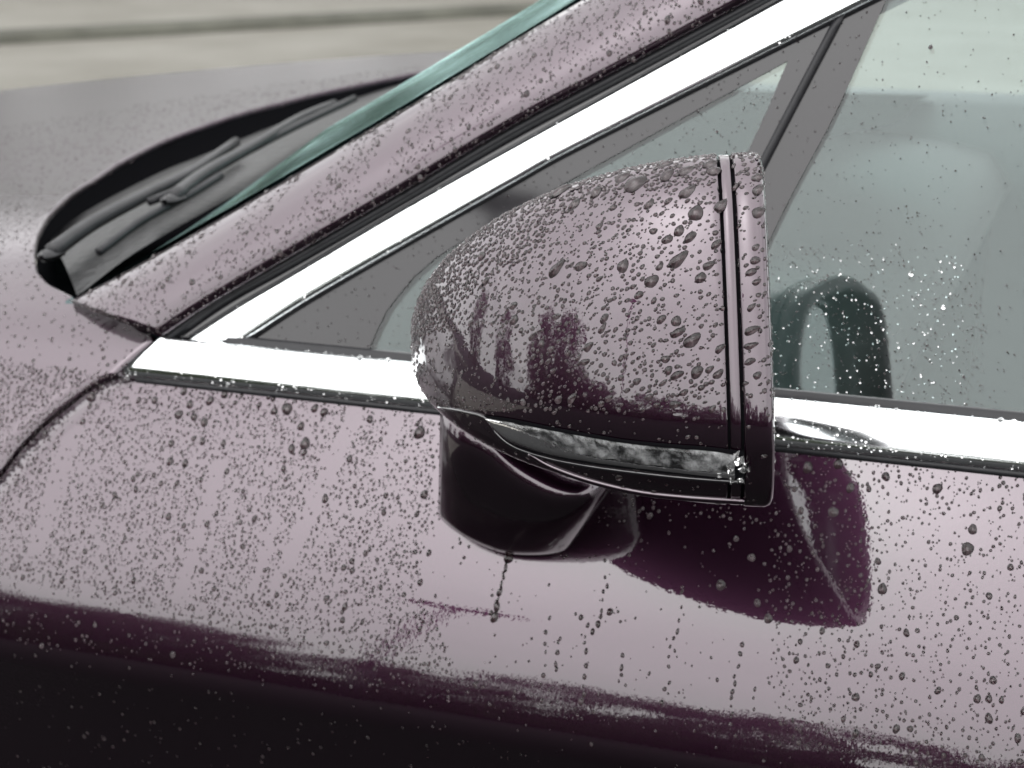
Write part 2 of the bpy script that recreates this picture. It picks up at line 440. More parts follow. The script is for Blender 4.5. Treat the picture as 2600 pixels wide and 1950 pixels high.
# hood: from the fender's top edge across the car, rear edge curving round the cowl
edge_px = [(392, 856), (300, 808), (200, 768), (122, 726), (92, 690), (84, 650), (92, 600), (118, 552), (190, 482), (300, 412), (420, 352), (600, 288), (800, 236), (1040, 186), (1160, 168)]
E3 = [np.array([-.2640 - GAP, 0.0, ZB])]
for p in edge_px:
    q = on_hood(*p)
    if q is not None: E3.append(q)
E3 = np.array(E3)
ey = np.maximum.accumulate(E3[:, 1] + np.arange(len(E3)) * 1e-5); ex = E3[:, 0]
def x_edge(Y):
    y = Y if Y <= YC else 2 * YC - Y
    return np.interp(y, ey, ex)
hy = np.r_[np.linspace(0.0, .02, 10), np.linspace(.026, .16, 34), np.linspace(.18, 2 * YC - .02, 60)]
P = []
for Y in hy:
    row = []
    xe = x_edge(Y)
    for u in np.linspace(0, 1, 60):
        X = -1.5 + (xe + 1.5) * (1 - (1 - u) ** 1.5)
        row.append(np.array([X, Y, hood_z(X, Y)]))
    row.append(np.array([xe + .0015, Y, hood_z(xe, Y) - .0015])); row.append(np.array([xe + .0015, Y, hood_z(xe, Y) - .004]))
    P.append(row)
hood = grid_obj('hood', P, 'mistpaint', car, flip=True)

# ------------------------------------------------------------------ greenhouse: pillar, trims, glass on the leaning side plane
TAU = math.radians(21)
GN = np.array([0, -math.cos(TAU), math.sin(TAU)]); G0 = np.array([0, .016, ZB + .024])
def onG(x, y, off=0.0):
    d = ray(x, y); return CAM + d * (((G0 + GN * off - CAM) @ GN) / (d @ GN))
def ribbon(name, A, B, offA, offB, bulge, material, parent=car, n=60, m=9, wall=0.012, ends=True):
    A, B = resample(A, n), resample(B, n); P = []
    for i in range(n):
        a, b = onG(*A[i], offA), onG(*B[i], offB)
        row = [a - GN * wall]
        for k in range(m):
            t = k / (m - 1); row.append(a + (b - a) * t + GN * bulge * (1 - abs(2 * t - 1) ** 2.2))
        row.append(b - GN * wall); P.append(row)
    V = [p for r in P for p in r]; nv = m + 2; fs = grid_faces(n, nv)
    if ends: fs += [tuple(range(nv)), tuple(range((n - 1) * nv, n * nv))[::-1]]
    return mesh_obj(name, V, fs, material, parent)
PIL_UP = [(176, 764), (330, 684), (600, 530), (850, 382), (1100, 232), (1300, 106), (1480, 0), (1640, -96)]
PIL_LO = [(404, 854), (520, 775), (700, 668), (1007, 490), (1300, 315), (1600, 156), (1894, 0), (2100, -108)]
SEAL_LO = [(425, 866), (560, 770), (720, 680), (1007, 517), (1300, 343), (1600, 184), (1925, 10), (2130, -105)]
CHR_UP = [(458, 872), (600, 780), (740, 698), (1007, 539), (1300, 374), (1600, 208), (1976, 0), (2165, -104)]
CHR_LO = [(590, 884), (740, 784), (860, 712), (1007, 627), (1300, 461), (1500, 352), (2205, 0), (2420, -104)]
pillar = ribbon('windshield_pillar', PIL_UP, PIL_LO, -.012, .004, .007, 'paint', n=80, m=13, wall=.016)
ribbon('pillar_seal', [(p[0] + 2, p[1] + 2) for p in PIL_LO], SEAL_LO, -.003, .0, .002, 'rubber', wall=.02)
ribbon('pillar_gasket', [(p[0] + 1, p[1] + 1) for p in SEAL_LO], CHR_UP, -.0055, -.0055, .0005, 'gloss', wall=.02)
ribbon('window_trim', CHR_UP, CHR_LO, -.001, -.001, .0012, 'chrome', wall=.012)
ribbon('window_seal', [(p[0] + 1, p[1] + 1) for p in CHR_LO], [(p[0] + 6, p[1] + 16) for p in CHR_LO], -.004, -.006, .001, 'rubber', wall=.02)

# belt trim: bright strip along the window sill, slanted front tip
P = []
prof = [(-.0020, -.0010), (-.0034, .0004), (-.0036, .0040), (-.0016, .0095), (.0022, .0150), (.0068, .0196), (.0105, .0222), (.0128, .0228), (.0150, .0216)]
for u in np.linspace(0, 1, 80):
    row = []
    for k, (y, z) in enumerate(prof):
        x0 = -.2612 + (z + .001) * 1.05
        row.append(np.array([x0 + (1.05 - x0) * u ** 1.3, y, ZB + z]))
    P.append(row)
V = [p for r in P for p in r]
belt = mesh_obj('belt_trim', V, grid_faces(80, len(prof), flip=True) + [tuple(range(len(prof)))], 'chrome', car)
tube_obj('belt_seal', [(x, -.0012, ZB - .0022) for x in np.linspace(-.247, 1.05, 40)], .0024, 'rubber', car)
grid_obj('window_wiper_seal', [[(x, .0148, ZB + .021), (x, .0165, ZB + .0255), (x, .019, ZB + .0262), (x, .023, ZB + .020)] for x in np.linspace(-.20, 1.05, 20)], 'rubber', car, flip=True)
grid_obj('window_sill', [[(x, .0, ZB - .002), (x, .006, ZB + .012), (x, .016, ZB + .0195), (x, .05, ZB + .012), (x, .06, ZB - .25)] for x in np.linspace(-.235, 1.05, 12)], 'dark', car, flip=True)

def sheet(name, px, off, material, thick=0.004, parent=car):
    front = [onG(*p, off) for p in px]; n = len(front)
    V = front + [p - GN * thick for p in front]
    fs = [tuple(range(n)), tuple(range(n, 2 * n))[::-1]] + [(i, i + n, (i + 1) % n + n, (i + 1) % n) for i in range(n)]
    return mesh_obj(name, V, fs, material, parent, smooth=False)
quarter_px = [(600, 884), (740, 796), (1007, 640), (1300, 474), (1500, 366), (2134, 42), (1640, 985)]
quarter = sheet('quarter_window', quarter_px, -.006, 'glass')
glass_px = [(2152, 26), (2205, 4), (2420, -104), (2760, -250), (3700, -560), (3700, 1170), (2600, 1074), (1652, 986)]
window = sheet('door_window', glass_px, -.0065, 'glass')
def border(name, outer, inner, off, parent):
    n = len(outer)
    V = [onG(*p, off) for p in outer] + [onG(*p, off) for p in inner]
    V += [p - GN * .001 for p in V]
    fs = []
    for i in range(n):
        j = (i + 1) % n
        fs += [(i, j, n + j, n + i), (2 * n + i, 3 * n + i, 3 * n + j, 2 * n + j)]
    return mesh_obj(name, V, fs, 'frit', parent, smooth=False)
q_out = resample([(600, 884), (740, 796), (1007, 640), (1300, 474), (1500, 366), (2128, 46)], 24).tolist() + resample([(2128, 46), (1960, 370), (1640, 985)], 12).tolist()[1:] + resample([(1640, 985), (1100, 930), (600, 884)], 12).tolist()[1:-1]
q_in = resample([(935, 890), (962, 830), (1000, 764), (1100, 660), (1293, 545), (1650, 345), (2000, 155)], 24).tolist() + resample([(2000, 155), (1890, 400), (1590, 960)], 12).tolist()[1:] + resample([(1590, 960), (1200, 915), (935, 890)], 12).tolist()[1:-1]
border('black_border', q_out, q_in, -.0054, quarter)
d_out = resample([(2150, 28), (1960, 380), (1652, 986)], 20); d_in = resample([(2252, -4), (2120, 290), (1985, 545), (1772, 998)], 20)
fr = [[onG(*a, -.0058), onG(*b, -.0058)] for a, b in zip(d_out, d_in)]
grid_obj('black_border', fr, 'frit', window, smooth=False)
ribbon('window_divider', [(2112, 56), (1924, 415), (1630, 985)], [(2150, 28), (1950, 410), (1656, 987)], -.004, -.004, .0015, 'rubber', n=30, wall=.02)

# windshield: swept inward from the pillar's front edge
BU = resample(PIL_UP, 40)
B3 = np.array([onG(*p, -.020) for p in BU]); tt = np.linspace(0, 1, len(B3))
B3 = [np.array(q) for q in zip(*[np.polyval(np.polyfit(tt, B3[:, k], 2), tt) for k in range(3)])]
P = []
WSW = 1.30
for i, p in enumerate(B3):
    row = []; bul = .030 * min(1, .12 + i / 16)
    for y in np.r_[np.linspace(-.004, .12, 22), np.linspace(.15, WSW, 26)]:
        u = y / WSW; v = min(u, 1 - u) * WSW
        lift = bul * math.sin(min(1, max(0, v) / .10) * math.pi / 2)
        row.append(p + np.array([0, y, lift - .05 * v + .002]))
    P.append(row)
windshield = grid_obj('windshield', P, 'windshield', car)
ws_low = P[0]

# cowl: channel blackened for the shade under the hood's rear edge, wet plastic panel, wipers
P = []
for i in range(60):
    Y = .012 + (2 * YC - .024) * i / 59
    xe = x_edge(Y); z = hood_z(xe, Y)
    P.append([(xe + .001, Y, z - .0035), (xe + .004, Y, z - .05), (xe + .05, Y, z - .062), (xe + .11, Y, z - .040), (xe + .42, Y, z - .035)])
grid_obj('cowl_channel', P, 'dark', car)
def hood_off(x, y, dz):                    # a point under/over the pixel, on the hood height plus dz
    d = ray(x, y)
    for t in np.arange(.8, 3.2, .0015):
        p = CAM + d * t
        if p[1] > 0 and p[2] < hood_z(max(p[0], -.28), p[1]) + dz: return p
    return CAM + d * 1.5
cA = resample([(128, 608), (208, 542), (398, 442), (525, 390), (700, 318), (860, 262), (1000, 216), (1150, 168)], 40)
cB = resample([(196, 752), (330, 650), (480, 560), (640, 470), (820, 360), (1000, 255), (1200, 170)], 40)
P = []
for a, b in zip(cA, cB):
    p, q = hood_off(*a, -.022), hood_off(*b, -.010)
    P.append([p - np.array([0, 0, .03])] + [p + (q - p) * t + np.array([0, 0, .004 * math.sin(math.pi * t)]) for t in np.linspace(0, 1, 8)])
grid_obj('cowl_panel', P, 'wetplastic', car)
def wiper(path_px, dz, r0, r1, blade_px, bz):
    arm = tube_obj('wiper_arm', [hood_off(*p, dz) for p in resample(path_px, 24)], np.linspace(r0, r1, 24), 'plastic', car)
    tube_obj('wiper_blade', [hood_off(*p, bz) for p in resample(blade_px, 24)], .0032, 'rubber', arm)
    e = hood_off(*path_px[0], dz)
    rbox('pivot_cap', e + np.array([-.006, -.012, -.006]), e + np.array([.006, .012, .003]), 'plastic', arm, .006)
wiper([(440, 500), (520, 440), (640, 372), (760, 300), (850, 262)], .006, .0055, .0035, [(380, 512), (470, 474), (600, 400), (740, 326), (900, 250)], .004)
wiper([(130, 640), (230, 570), (360, 500), (480, 440), (600, 360)], .0, .006, .004, [(250, 640), (360, 560), (470, 500), (560, 446)], .002)

# roof, far side and cabin, only glimpsed through the glass
T1 = onG(1640, -96); T2 = onG(2165, -104)
roofP = []
for i, X in enumerate(np.linspace(.02, 1.4, 24)):
    row = []
    for v in np.linspace(0, 1, 20):
        y0 = .165; y1 = 2 * YC - .165
        k = 1 - (2 * v - 1) ** 2
        row.append((X + .0 * v, y0 + (y1 - y0) * v, ZB + .245 + .10 * min(1, max(0, (X - .02) / .5)) ** .6 + .05 * k ** .6))
    roofP.append(row)
grid_obj('roof', roofP, 'lightgrey', car)
grid_obj('far_door', [[(X, 2 * YC - .02, ZB + .02), (X, 2 * YC - .07, ZB + .01), (X, 2 * YC - .10, ZB - .1), (X, 2 * YC - .11, ZB - .5)] for X in np.linspace(-.3, 1.4, 10)], 'grey', car)
dashP = []
for Y in np.linspace(.07, 2 * YC - .07, 24):
    b = .02 * math.sin((Y - .3) * 6) if Y < .8 else 0
    dashP.append([(-.30, Y, ZB - .02), (-.1, Y, ZB - .03), (.06, Y, ZB - .035 + b), (.13, Y, ZB - .05 + b), (.16, Y, ZB - .09 + b), (.14, Y, ZB - .14)])
grid_obj('dashboard', dashP, 'dash', car)
grid_obj('dashboard_front', [[(.139, Y, ZB - .141), (.12, Y, ZB - .5)] for Y in np.linspace(.07, 2 * YC - .07, 6)], 'seatcloth', car)
rbox('cabin_floor', (-.3, .08, ZB - .62), (1.4, 2 * YC - .08, ZB - .56), 'dark', car, .01)
rbox('cabin_rear', (1.38, .08, ZB - .6), (1.44, 2 * YC - .08, ZB + .12), 'grey', car, .02)
for sy in (.40, 1.16):
    s = rbox('seat', (.62, sy - .24, ZB - .56), (1.12, sy + .24, ZB - .36), 'seatcloth', car, .06, 4)
    rbox('backrest', (1.0, sy - .24, ZB - .36), (1.16, sy + .24, ZB + .16), 'seatcloth', s, .06, 4, lambda c: c + np.array([(c[2] - ZB + .36) * .28, 0, 0]))
    rbox('headrest', (1.14, sy - .12, ZB + .18), (1.25, sy + .12, ZB + .34), 'seatcloth', s, .04, 4)
sw = []
for k in range(40):
    g = 2 * math.pi * k / 40
    sw.append(np.array([.34 - .07 * math.sin(g), .40 + .18 * math.cos(g), ZB - .07 + .165 * math.sin(g)]))
wheel = tube_obj('steering_wheel', sw + [sw[0]], .014, 'plastic', car)
rbox('wheel_hub', (.28, .33, ZB - .14), (.33, .47, ZB - .02), 'plastic', wheel, .02)
ribbon('far_pillar', [(p[0], p[1]) for p in PIL_UP], PIL_LO, -.02, -.02, .004, 'lightgrey', n=20, m=5)
fp = bpy.data.objects['far_pillar']
for v in fp.data.vertices: v.co.y = 2 * YC - v.co.y + .0

# ------------------------------------------------------------------ side mirror
MA, MK = 0.2949, -0.0448
MEr = np.array([math.cos(MA), math.sin(MA), 0]); MEi = np.array([-math.sin(MA), math.cos(MA), 0]); MEv = np.array([0, 0, 1.0]) + MK * MEr
MO = np.array([.1913, -.2, 1.0534]); MHV, MD, MNI, MNV, MPV, MPI = .0761, .1736, .1621, -.5509, 1.8618, 2.0339
SEC = closed_spline([(.068, 1.0), (.053, .94), (.037, .72), (.021, .36), (.0095, 0), (.002, -.3), (0, -.47), (.001, -.62), (.006, -.84), (.018, -.97), (.05, -1.0),
                     (.12, -.97), (.15, -.82), (.168, -.5), (.172, -.1), (.165, .22), (.145, .52), (.112, .84)], 220)
def m_ring(s, inset=0.0):
    gv = (1 - s ** MPV) ** .5; gi = (1 - s ** MPI) ** .5
    i = MNI + (SEC[:, 0] - MNI) * gi; v = MNV + (SEC[:, 1] - MNV) * gv
    c_i, c_v = i.mean(), v.mean()
    if inset:
        ext = np.hypot(i - c_i, (v - c_v) * MHV) + 1e-6
        k = np.maximum(0, 1 - inset / ext); i = c_i + (i - c_i) * k; v = c_v + (v - c_v) * k
    return MO + np.outer(i, MEi) + np.outer(v * MHV, MEv) - MD * s * MEr
def m_loft(name, ss, material, parent, ins=None, cap_end=False):
    rings = [m_ring(s, 0 if ins is None else ins[k]) for k, s in enumerate(ss)]
    n = len(SEC); V = np.vstack(rings)
    fs = []
    for k in range(len(rings) - 1):
        for j in range(n):
            j2 = (j + 1) % n
            fs.append((k * n + j, k * n + j2, (k + 1) * n + j2, (k + 1) * n + j))
    if cap_end: fs.append(tuple((len(rings) - 1) * n + j for j in range(n)))
    return mesh_obj(name, V, fs, material, parent)
s_of = lambda d: d / MD
cap_s = np.r_[s_of(.0205), s_of(.0205), s_of(.0208), s_of(.0214), np.sin(np.linspace(math.asin(s_of(.024)), math.pi / 2 - .012, 64))]
mirror = m_loft('side_mirror', cap_s, 'paint', car, [.004, .0007, .0002] + [0] * (len(cap_s) - 3), True)
mirror['label'] = 'rain-beaded plum door mirror with a broken indicator strip'
m_loft('groove', [s_of(.0120), s_of(.0225)], 'dark', mirror, [.0026, .0026])
m_loft('trim_strip', [s_of(.0148)] * 2 + [s_of(.0152), s_of(.0189), s_of(.0193), s_of(.0193)], 'paint', mirror, [.003, .0007, .0003, .0003, .0007, .003])
m_loft('mirror_bezel', [s_of(.004), s_of(-.001), s_of(-.0012) * 0, s_of(.0006), s_of(.002), s_of(.0050), s_of(.0128), s_of(.0134), s_of(.0134)] if False else
       [s_of(.003), s_of(.0), s_of(.0005), s_of(.0018), s_of(.004), s_of(.0126), s_of(.0134), s_of(.0134)], 'paint', mirror, [.011, .0075, .0032, .0008, 0, 0, .0006, .003])
m_loft('bezel_lining', [s_of(.0028), s_of(.012), s_of(.021)], 'gloss', mirror, [.0108, .012, .015])
gr = m_ring(s_of(.020), .0142)
mesh_obj('mirror_glass', gr, [tuple(range(len(SEC)))[::-1]], 'mirror', mirror, smooth=False)
mesh_obj('mirror_back', m_ring(s_of(.024), .010), [tuple(range(len(SEC)))], 'dark', mirror, smooth=False)

# BVH of the whole housing for placing the indicator and its lips
def bvh_of(objs):
    V, Fc, off = [], [], 0
    for o in objs:
        V += [v.co[:] for v in o.data.vertices]
        Fc += [[off + i for i in p.vertices] for p in o.data.polygons]; off = len(V)
    return BVHTree.FromPolygons(V, Fc)
fullhull = m_loft('housing_probe', np.sin(np.linspace(0, math.pi / 2 - .012, 70)), 'dark', None)
HB = bvh_of([fullhull]); bpy.data.objects.remove(fullhull)
camv = Vector(CAM)
def hit(bvh, x, y):
    p, n, i, d = bvh.ray_cast(camv, Vector(ray(x, y)))
    if p is None: return None, None
    n = np.array(n); 
    if n @ ray(x, y) > 0: n = -n
    return np.array(p), n
IU = resample([(1242, 1060), (1300, 1070), (1400, 1090), (1500, 1108), (1600, 1124), (1720, 1136), (1800, 1142), (1866, 1152)], 60)
IL = resample([(1242, 1062), (1268, 1092), (1310, 1120), (1400, 1148), (1500, 1166), (1620, 1182), (1740, 1196), (1866, 1210)], 60)
def strip_on_mirror(name, A, B, m, outf, material, wall=0.0):
    P = []
    for i in range(len(A)):
        row = []
        for k in range(m):
            t = k / (m - 1); x, y = A[i] + (B[i] - A[i]) * t
            p, n = hit(HB, x, y)
            row.append(p + n * outf(i / (len(A) - 1), t))
        P.append(row)
    return grid_obj(name, P, material, mirror)
strip_on_mirror('indicator_slot_shade', resample([(1232, 1053), (1300, 1062), (1400, 1082), (1500, 1100), (1600, 1116), (1720, 1127), (1800, 1133), (1890, 1144)], 60),
                resample([(1232, 1056), (1262, 1098), (1308, 1130), (1400, 1158), (1500, 1176), (1620, 1192), (1740, 1206), (1890, 1218)], 60), 6, lambda u, t: .0006, 'dark')  # slot is not cut; its shade is a near-black strip on the housing
def frosted():
    m, n, l, b = new_mat('frosted_reflector')
    t = n.new('ShaderNodeTexCoord'); q = n.new('ShaderNodeTexNoise'); q.inputs['Scale'].default_value = 75; q.inputs['Detail'].default_value = 7; q.inputs['Roughness'].default_value = .7
    l.new(t.outputs['Object'], q.inputs['Vector'])
    r = n.new('ShaderNodeValToRGB'); r.color_ramp.elements[0].position = .42; r.color_ramp.elements[0].color = (.008, .008, .009, 1)
    r.color_ramp.elements[1].position = .68; r.color_ramp.elements[1].color = (.42, .425, .43, 1)
    l.new(q.outputs['Fac'], r.inputs[0]); l.new(r.outputs[0], b.inputs['Base Color']); b.inputs['Roughness'].default_value = .35
    u = n.new('ShaderNodeBump'); u.inputs['Strength'].default_value = .6; u.inputs['Distance'].default_value = .002
    l.new(q.outputs['Fac'], u.inputs['Height']); l.new(u.outputs['Normal'], b.inputs['Normal'])
    return m
M['silver'] = frosted()
strip_on_mirror('indicator_reflector', IU, IL, 8, lambda u, t: .0013 + .0007 * math.sin(u * 70) * math.sin(t * 9), 'silver')
strip_on_mirror('indicator_lens', IU, IL, 9, lambda u, t: .0022 + .0012 * (1 - abs(2 * t - 1) ** 4) * min(1, u * 5 + .1), 'clear')
def lip(name, px, r, out, material):
    pts = []
    for x, y in resample(px, 70):
        p, n = hit(HB, x, y)
        if p is not None: pts.append(p + n * out)
    return tube_obj(name, pts, r, material, mirror)
lip('indicator_lip', [(1116, 1034), (1180, 1045), (1236, 1062), (1262, 1100), (1310, 1136), (1400, 1165), (1500, 1184), (1620, 1200), (1740, 1213), (1888, 1224)], .0009, .0003, 'gloss')
lip('lower_lip', [(1345, 1152), (1400, 1184), (1500, 1220), (1620, 1248), (1740, 1262), (1890, 1272)], .0016, .0002, 'paint')
for k in range(8):                                    # broken pieces at the outer end of the lens
    x = random.uniform(1825, 1892); y = random.uniform(1148, 1214)
    if k < 3: x, y = 1868 + 10 * k, 1150 + 14 * k
    p, n = hit(HB, x, y); sz = random.uniform(.0014, .0030)
    a = np.cross(n, [0, 0, 1.0]); a /= np.linalg.norm(a); b = np.cross(n, a)
    pts = [p + n * random.uniform(.0005, .004) + sz * (random.uniform(-1, 1) * a + random.uniform(-1.2, 1.2) * b) for _ in range(7)]
    bm = bmesh.new()
    for q in pts: bm.verts.new(q)
    bmesh.ops.convex_hull(bm, input=bm.verts[:]); bm.verts.index_update()
    use = [v for v in bm.verts if v.link_faces]; idx = {v: i for i, v in enumerate(use)}
    mesh_obj('lens_shard', [v.co[:] for v in use], [[idx[v] for v in f_.verts] for f_ in bm.faces], 'shard', mirror, smooth=False); bm.free()

# arm that carries the housing from the door
bot = resample([(1112, 1312), (1150, 1345), (1200, 1375), (1270, 1402), (1350, 1409), (1432, 1403)], 41)
topr = resample([(1118, 1010), (1240, 1050), (1330, 1130), (1430, 1190), (1548, 1222)], 41)
def at_y(x, y, Y):
    d = ray(x, y); return CAM + d * ((Y - CAM[1]) / d[1])
P = []
for i in range(41):
    row = []
    u = i / 40
    edge = .014 * (abs(2 * u - 1) ** 6)
    for t in np.linspace(0, 1, 27):
        x, y = topr[i] + (bot[i] - topr[i]) * t
        Y = -.058 - .036 * math.sin(math.pi * min(1, .15 + .85 * t) ** .85) ** .8 + edge + .006 * u
        row.append(at_y(x, y, Y))
    q = row[-1]
    row += [q + np.array([0, .006, -.0022]), q + np.array([0, .018, -.003]), q + np.array([0, .05, .0]), q + np.array([0, .095, .004])]
    P.append(row)
L0 = [p + np.array([.003, .012, 0]) for p in P[0]]; L1 = [p + np.array([.010, .08, 0]) for p in P[0]]
R0 = [p + np.array([.001, .006, 0]) for p in P[-1]]; R1 = [p + np.array([-.004, .09, 0]) for p in P[-1]]
grid_obj('mirror_arm', [L1, L0] + P + [R0, R1], 'paint', mirror, flip=False)

# ------------------------------------------------------------------ rain
def tri_arrays(o):
    me = o.data; me.calc_loop_triangles()
    v = np.empty(len(me.vertices) * 3); me.vertices.foreach_get('co', v); v = v.reshape(-1, 3)
    t = np.empty(len(me.loop_triangles) * 3, int); me.loop_triangles.foreach_get('vertices', t); t = t.reshape(-1, 3)
    return v[t]
def scatter(o, count, box=(-150, -120, 2750, 2070), vis=-.05):
    """area-weighted random points on the side of o that looks at the street"""
    T = tri_arrays(o); c = T.mean(1)
    n = np.cross(T[:, 1] - T[:, 0], T[:, 2] - T[:, 0]); A = np.linalg.norm(n, axis=1); ok = A > 1e-12
    T, c, n, A = T[ok], c[ok], n[ok], A[ok]; n /= A[:, None]
    w = CAM - c; w /= np.linalg.norm(w, axis=1)[:, None]
    x, y = proj(c)
    pad = 60
    keep = (x > box[0] - pad) & (x < box[2] + pad) & (y > box[1] - pad) & (y < box[3] + pad)
    T, n, A, w = T[keep], n[keep], A[keep], w[keep]
    sg = np.sign((n * OUT_REF(o)).sum(1)) if OUT_REF(o) is not None else np.sign((n * w).sum(1)); n = n * sg[:, None]
    k = rng.choice(len(T), count, p=A / A.sum()); r1, r2 = np.sqrt(rng.random(count)), rng.random(count)
    P = T[k, 0] * (1 - r1)[:, None] + T[k, 1] * (r1 * (1 - r2))[:, None] + T[k, 2] * (r1 * r2)[:, None]
    x, y = proj(P); f = (n[k] * w[k]).sum(1) > vis
    f &= (x > box[0]) & (x < box[2]) & (y > box[1]) & (y < box[3])
    return P[f], n[k][f], x[f], y[f], A.sum()
def OUT_REF(o): return None
DROPS = []            # (point, normal, radius, elongation, surface, closed)
CELL = .005
class Pack:
    def __init__(self): self.g = {}
    def ok(self, p, r, tight):
        c = tuple((p // CELL).astype(int)); R = int(math.ceil((r + .0045) / CELL))
        for i in range(-R, R + 1):
            for j in range(-R, R + 1):
                for k in range(-R, R + 1):
                    for q, s in self.g.get((c[0] + i, c[1] + j, c[2] + k), ()):
                        if (p[0]-q[0])**2 + (p[1]-q[1])**2 + (p[2]-q[2])**2 < ((r + s) * tight) ** 2: return False
        return True
    def add(self, p, r): self.g.setdefault(tuple((p // CELL).astype(int)), []).append((p, r))
packs = {}
def add_drops(surface, P, N, R, elong=(1.0, 1.25), tight=.95, closed=False):
    pk = packs.setdefault(surface, Pack()); n = 0
    for i in np.argsort(-R):
        if R[i] <= 0: continue
        if pk.ok(P[i], R[i], tight):
            pk.add(P[i], R[i]); DROPS.append((P[i], N[i], R[i], random.uniform(*elong), surface, closed)); n += 1
    return n
def powr(n, a, b, e): return a + (b - a) * rng.random(n) ** e
def seg_dist(x, y, a, b):
    a, b = np.array(a, float), np.array(b, float); d = b - a; t = np.clip(((x - a[0]) * d[0] + (y - a[1]) * d[1]) / (d @ d), 0, 1)
    return np.hypot(x - a[0] - t * d[0], y - a[1] - t * d[1])
def in_poly(x, y, poly):
    c = np.zeros(len(x), bool); n = len(poly)
    for i in range(n):
        (x1, y1), (x2, y2) = poly[i], poly[(i + 1) % n]
        m = ((y1 > y) != (y2 > y)) & (x < (x2 - x1) * (y - y1) / (y2 - y1 + 1e-9) + x1); c ^= m
    return c
def placed(surface, bvh, lst, ox, oy, k, pxmm, elong=(1.05, 1.3), closed=False):
    P, N, R = [], [], []
    for X, Y, D in lst:
        p, n = hit(bvh, ox + X * k, oy + Y * k)
        if p is None: continue
        P.append(p); N.append(n); R.append(D * k / 2 / pxmm / 1000 * .92)
    add_drops(surface, np.array(P), np.array(N), np.array(R), elong, .8, closed)

# mirror housing
cap_bvh = HB
placed('mirror housing', cap_bvh, [(870,697,80),(1000,685,65),(1225,685,72),(1522,650,85),(1683,682,55),(1378,766,75),(1615,402,90),(1748,362,70),(1570,288,80),(1290,245,120),(1948,277,65),(1950,397,70),(1945,210,60),
  (643,973,60),(640,897,50),(1585,530,62),(1525,497,62),(1462,543,58),(1595,1082,82),(1585,1135,60),(1510,980,60),(1430,970,50),(1365,355,55),(965,355,70),(1125,965,50),(1040,1117,52),(1022,1198,45),(840,1130,42),(1452,1183,48),(1468,1243,48),
  (1620,1252,70),(1688,1238,42),(1745,1125,48),(1365,1385,42),(1550,1362,42),(1505,1425,50),(1405,1428,35),(880,1400,48),(952,1393,50),(1515,1268,55),(1735,1262,50),(1310,840,48),(1640,748,62),(1725,568,52),(1690,140,70),(1710,178,75),
  (1560,175,75),(1455,140,60),(1220,212,75),(1460,200,80),(1080,292,75),(890,285,90),(470,632,62),(490,768,50),(1935,585,40),(1932,655,50),(1940,770,42),(1950,840,30),(1910,718,50),(1912,905,40),(1915,1028,60),(1910,1110,50),(1905,1195,45),
  (1943,1270,45),(850,1247,35),(985,1175,35),(1240,1165,30),(930,1152,35),(740,1060,40),(825,1195,35),(790,1198,32),(1300,1302,42),(1440,1310,35),(1520,1040,60),(1185,1025,30),(1115,1018,45),(1250,1030,30),(1300,965,30),(1390,870,35)],
  1000, 350, .475, 5.7, (1.15, 1.7))
SKYB = [(1042, 1000), (1100, 900), (1142, 815), (1200, 744), (1332, 654), (1404, 587), (1475, 507), (1594, 483), (1712, 473), (1845, 445), (1970, 440)]
bez = bpy.data.objects['mirror_bezel']
for o, cnt in ((mirror, 46000), (bez, 4600)):
    P, N, x, y, A = scatter(o, cnt)
    yb = np.interp(x, [p[0] for p in SKYB], [p[1] for p in SKYB])
    band = y < yb
    low = y > 1045
    R = powr(len(P), .00034, .00115, 2.0)
    big = rng.random(len(P)) < .02 + .05 * np.clip((y - 600) / 400, 0, 1)
    R[big] = powr(big.sum(), .0008, .0017, 1.6)
    R[band] = powr(band.sum(), .0005, .0013, 1.4)
    pr = np.where(band, 1.0, np.where(low, .05, .30 + .15 * np.clip((yb + 110 - y) / 110, 0, 1)))
    pr = np.where((x < 1350) & (y > 850) & (y < 1010), .14, pr)
    R[rng.random(len(P)) > pr] = 0
    add_drops('mirror housing', P, N, R, (1.0, 1.45), .95)
# door and fender
door_bvh = bvh_of([door])
k3 = .5877
placed('door', door_bvh, [(393,55,50),(387,95,28),(357,162,35),(668,70,38),(772,132,48),(820,88,42),(838,142,40),(882,165,44),(908,72,44),(970,45,40),(795,32,38),(1120,90,30),(1185,118,40),(1240,107,60),(1300,182,40),(1360,105,40),(1400,122,44),
  (1318,257,56),(1260,280,42),(1315,297,30),(1598,153,38),(1812,210,60),(1510,323,34),(1833,478,42),(1405,495,38),(735,335,42),(800,342,38),(740,257,38),(838,235,30),(875,247,36),(965,255,32),(728,573,36),(895,605,32),(765,428,30),(695,430,28),
  (1100,582,32),(1225,365,30),(195,213,28),(1520,765,30),(1522,806,28),(1412,925,30),(1490,962,32),(1195,912,28),(1815,857,30),(1853,730,28),(1480,1020,28),(1565,1028,24),(1170,1048,26),(835,972,22),(1145,805,24),(1230,830,24)], 0, 975, k3, 4.4)
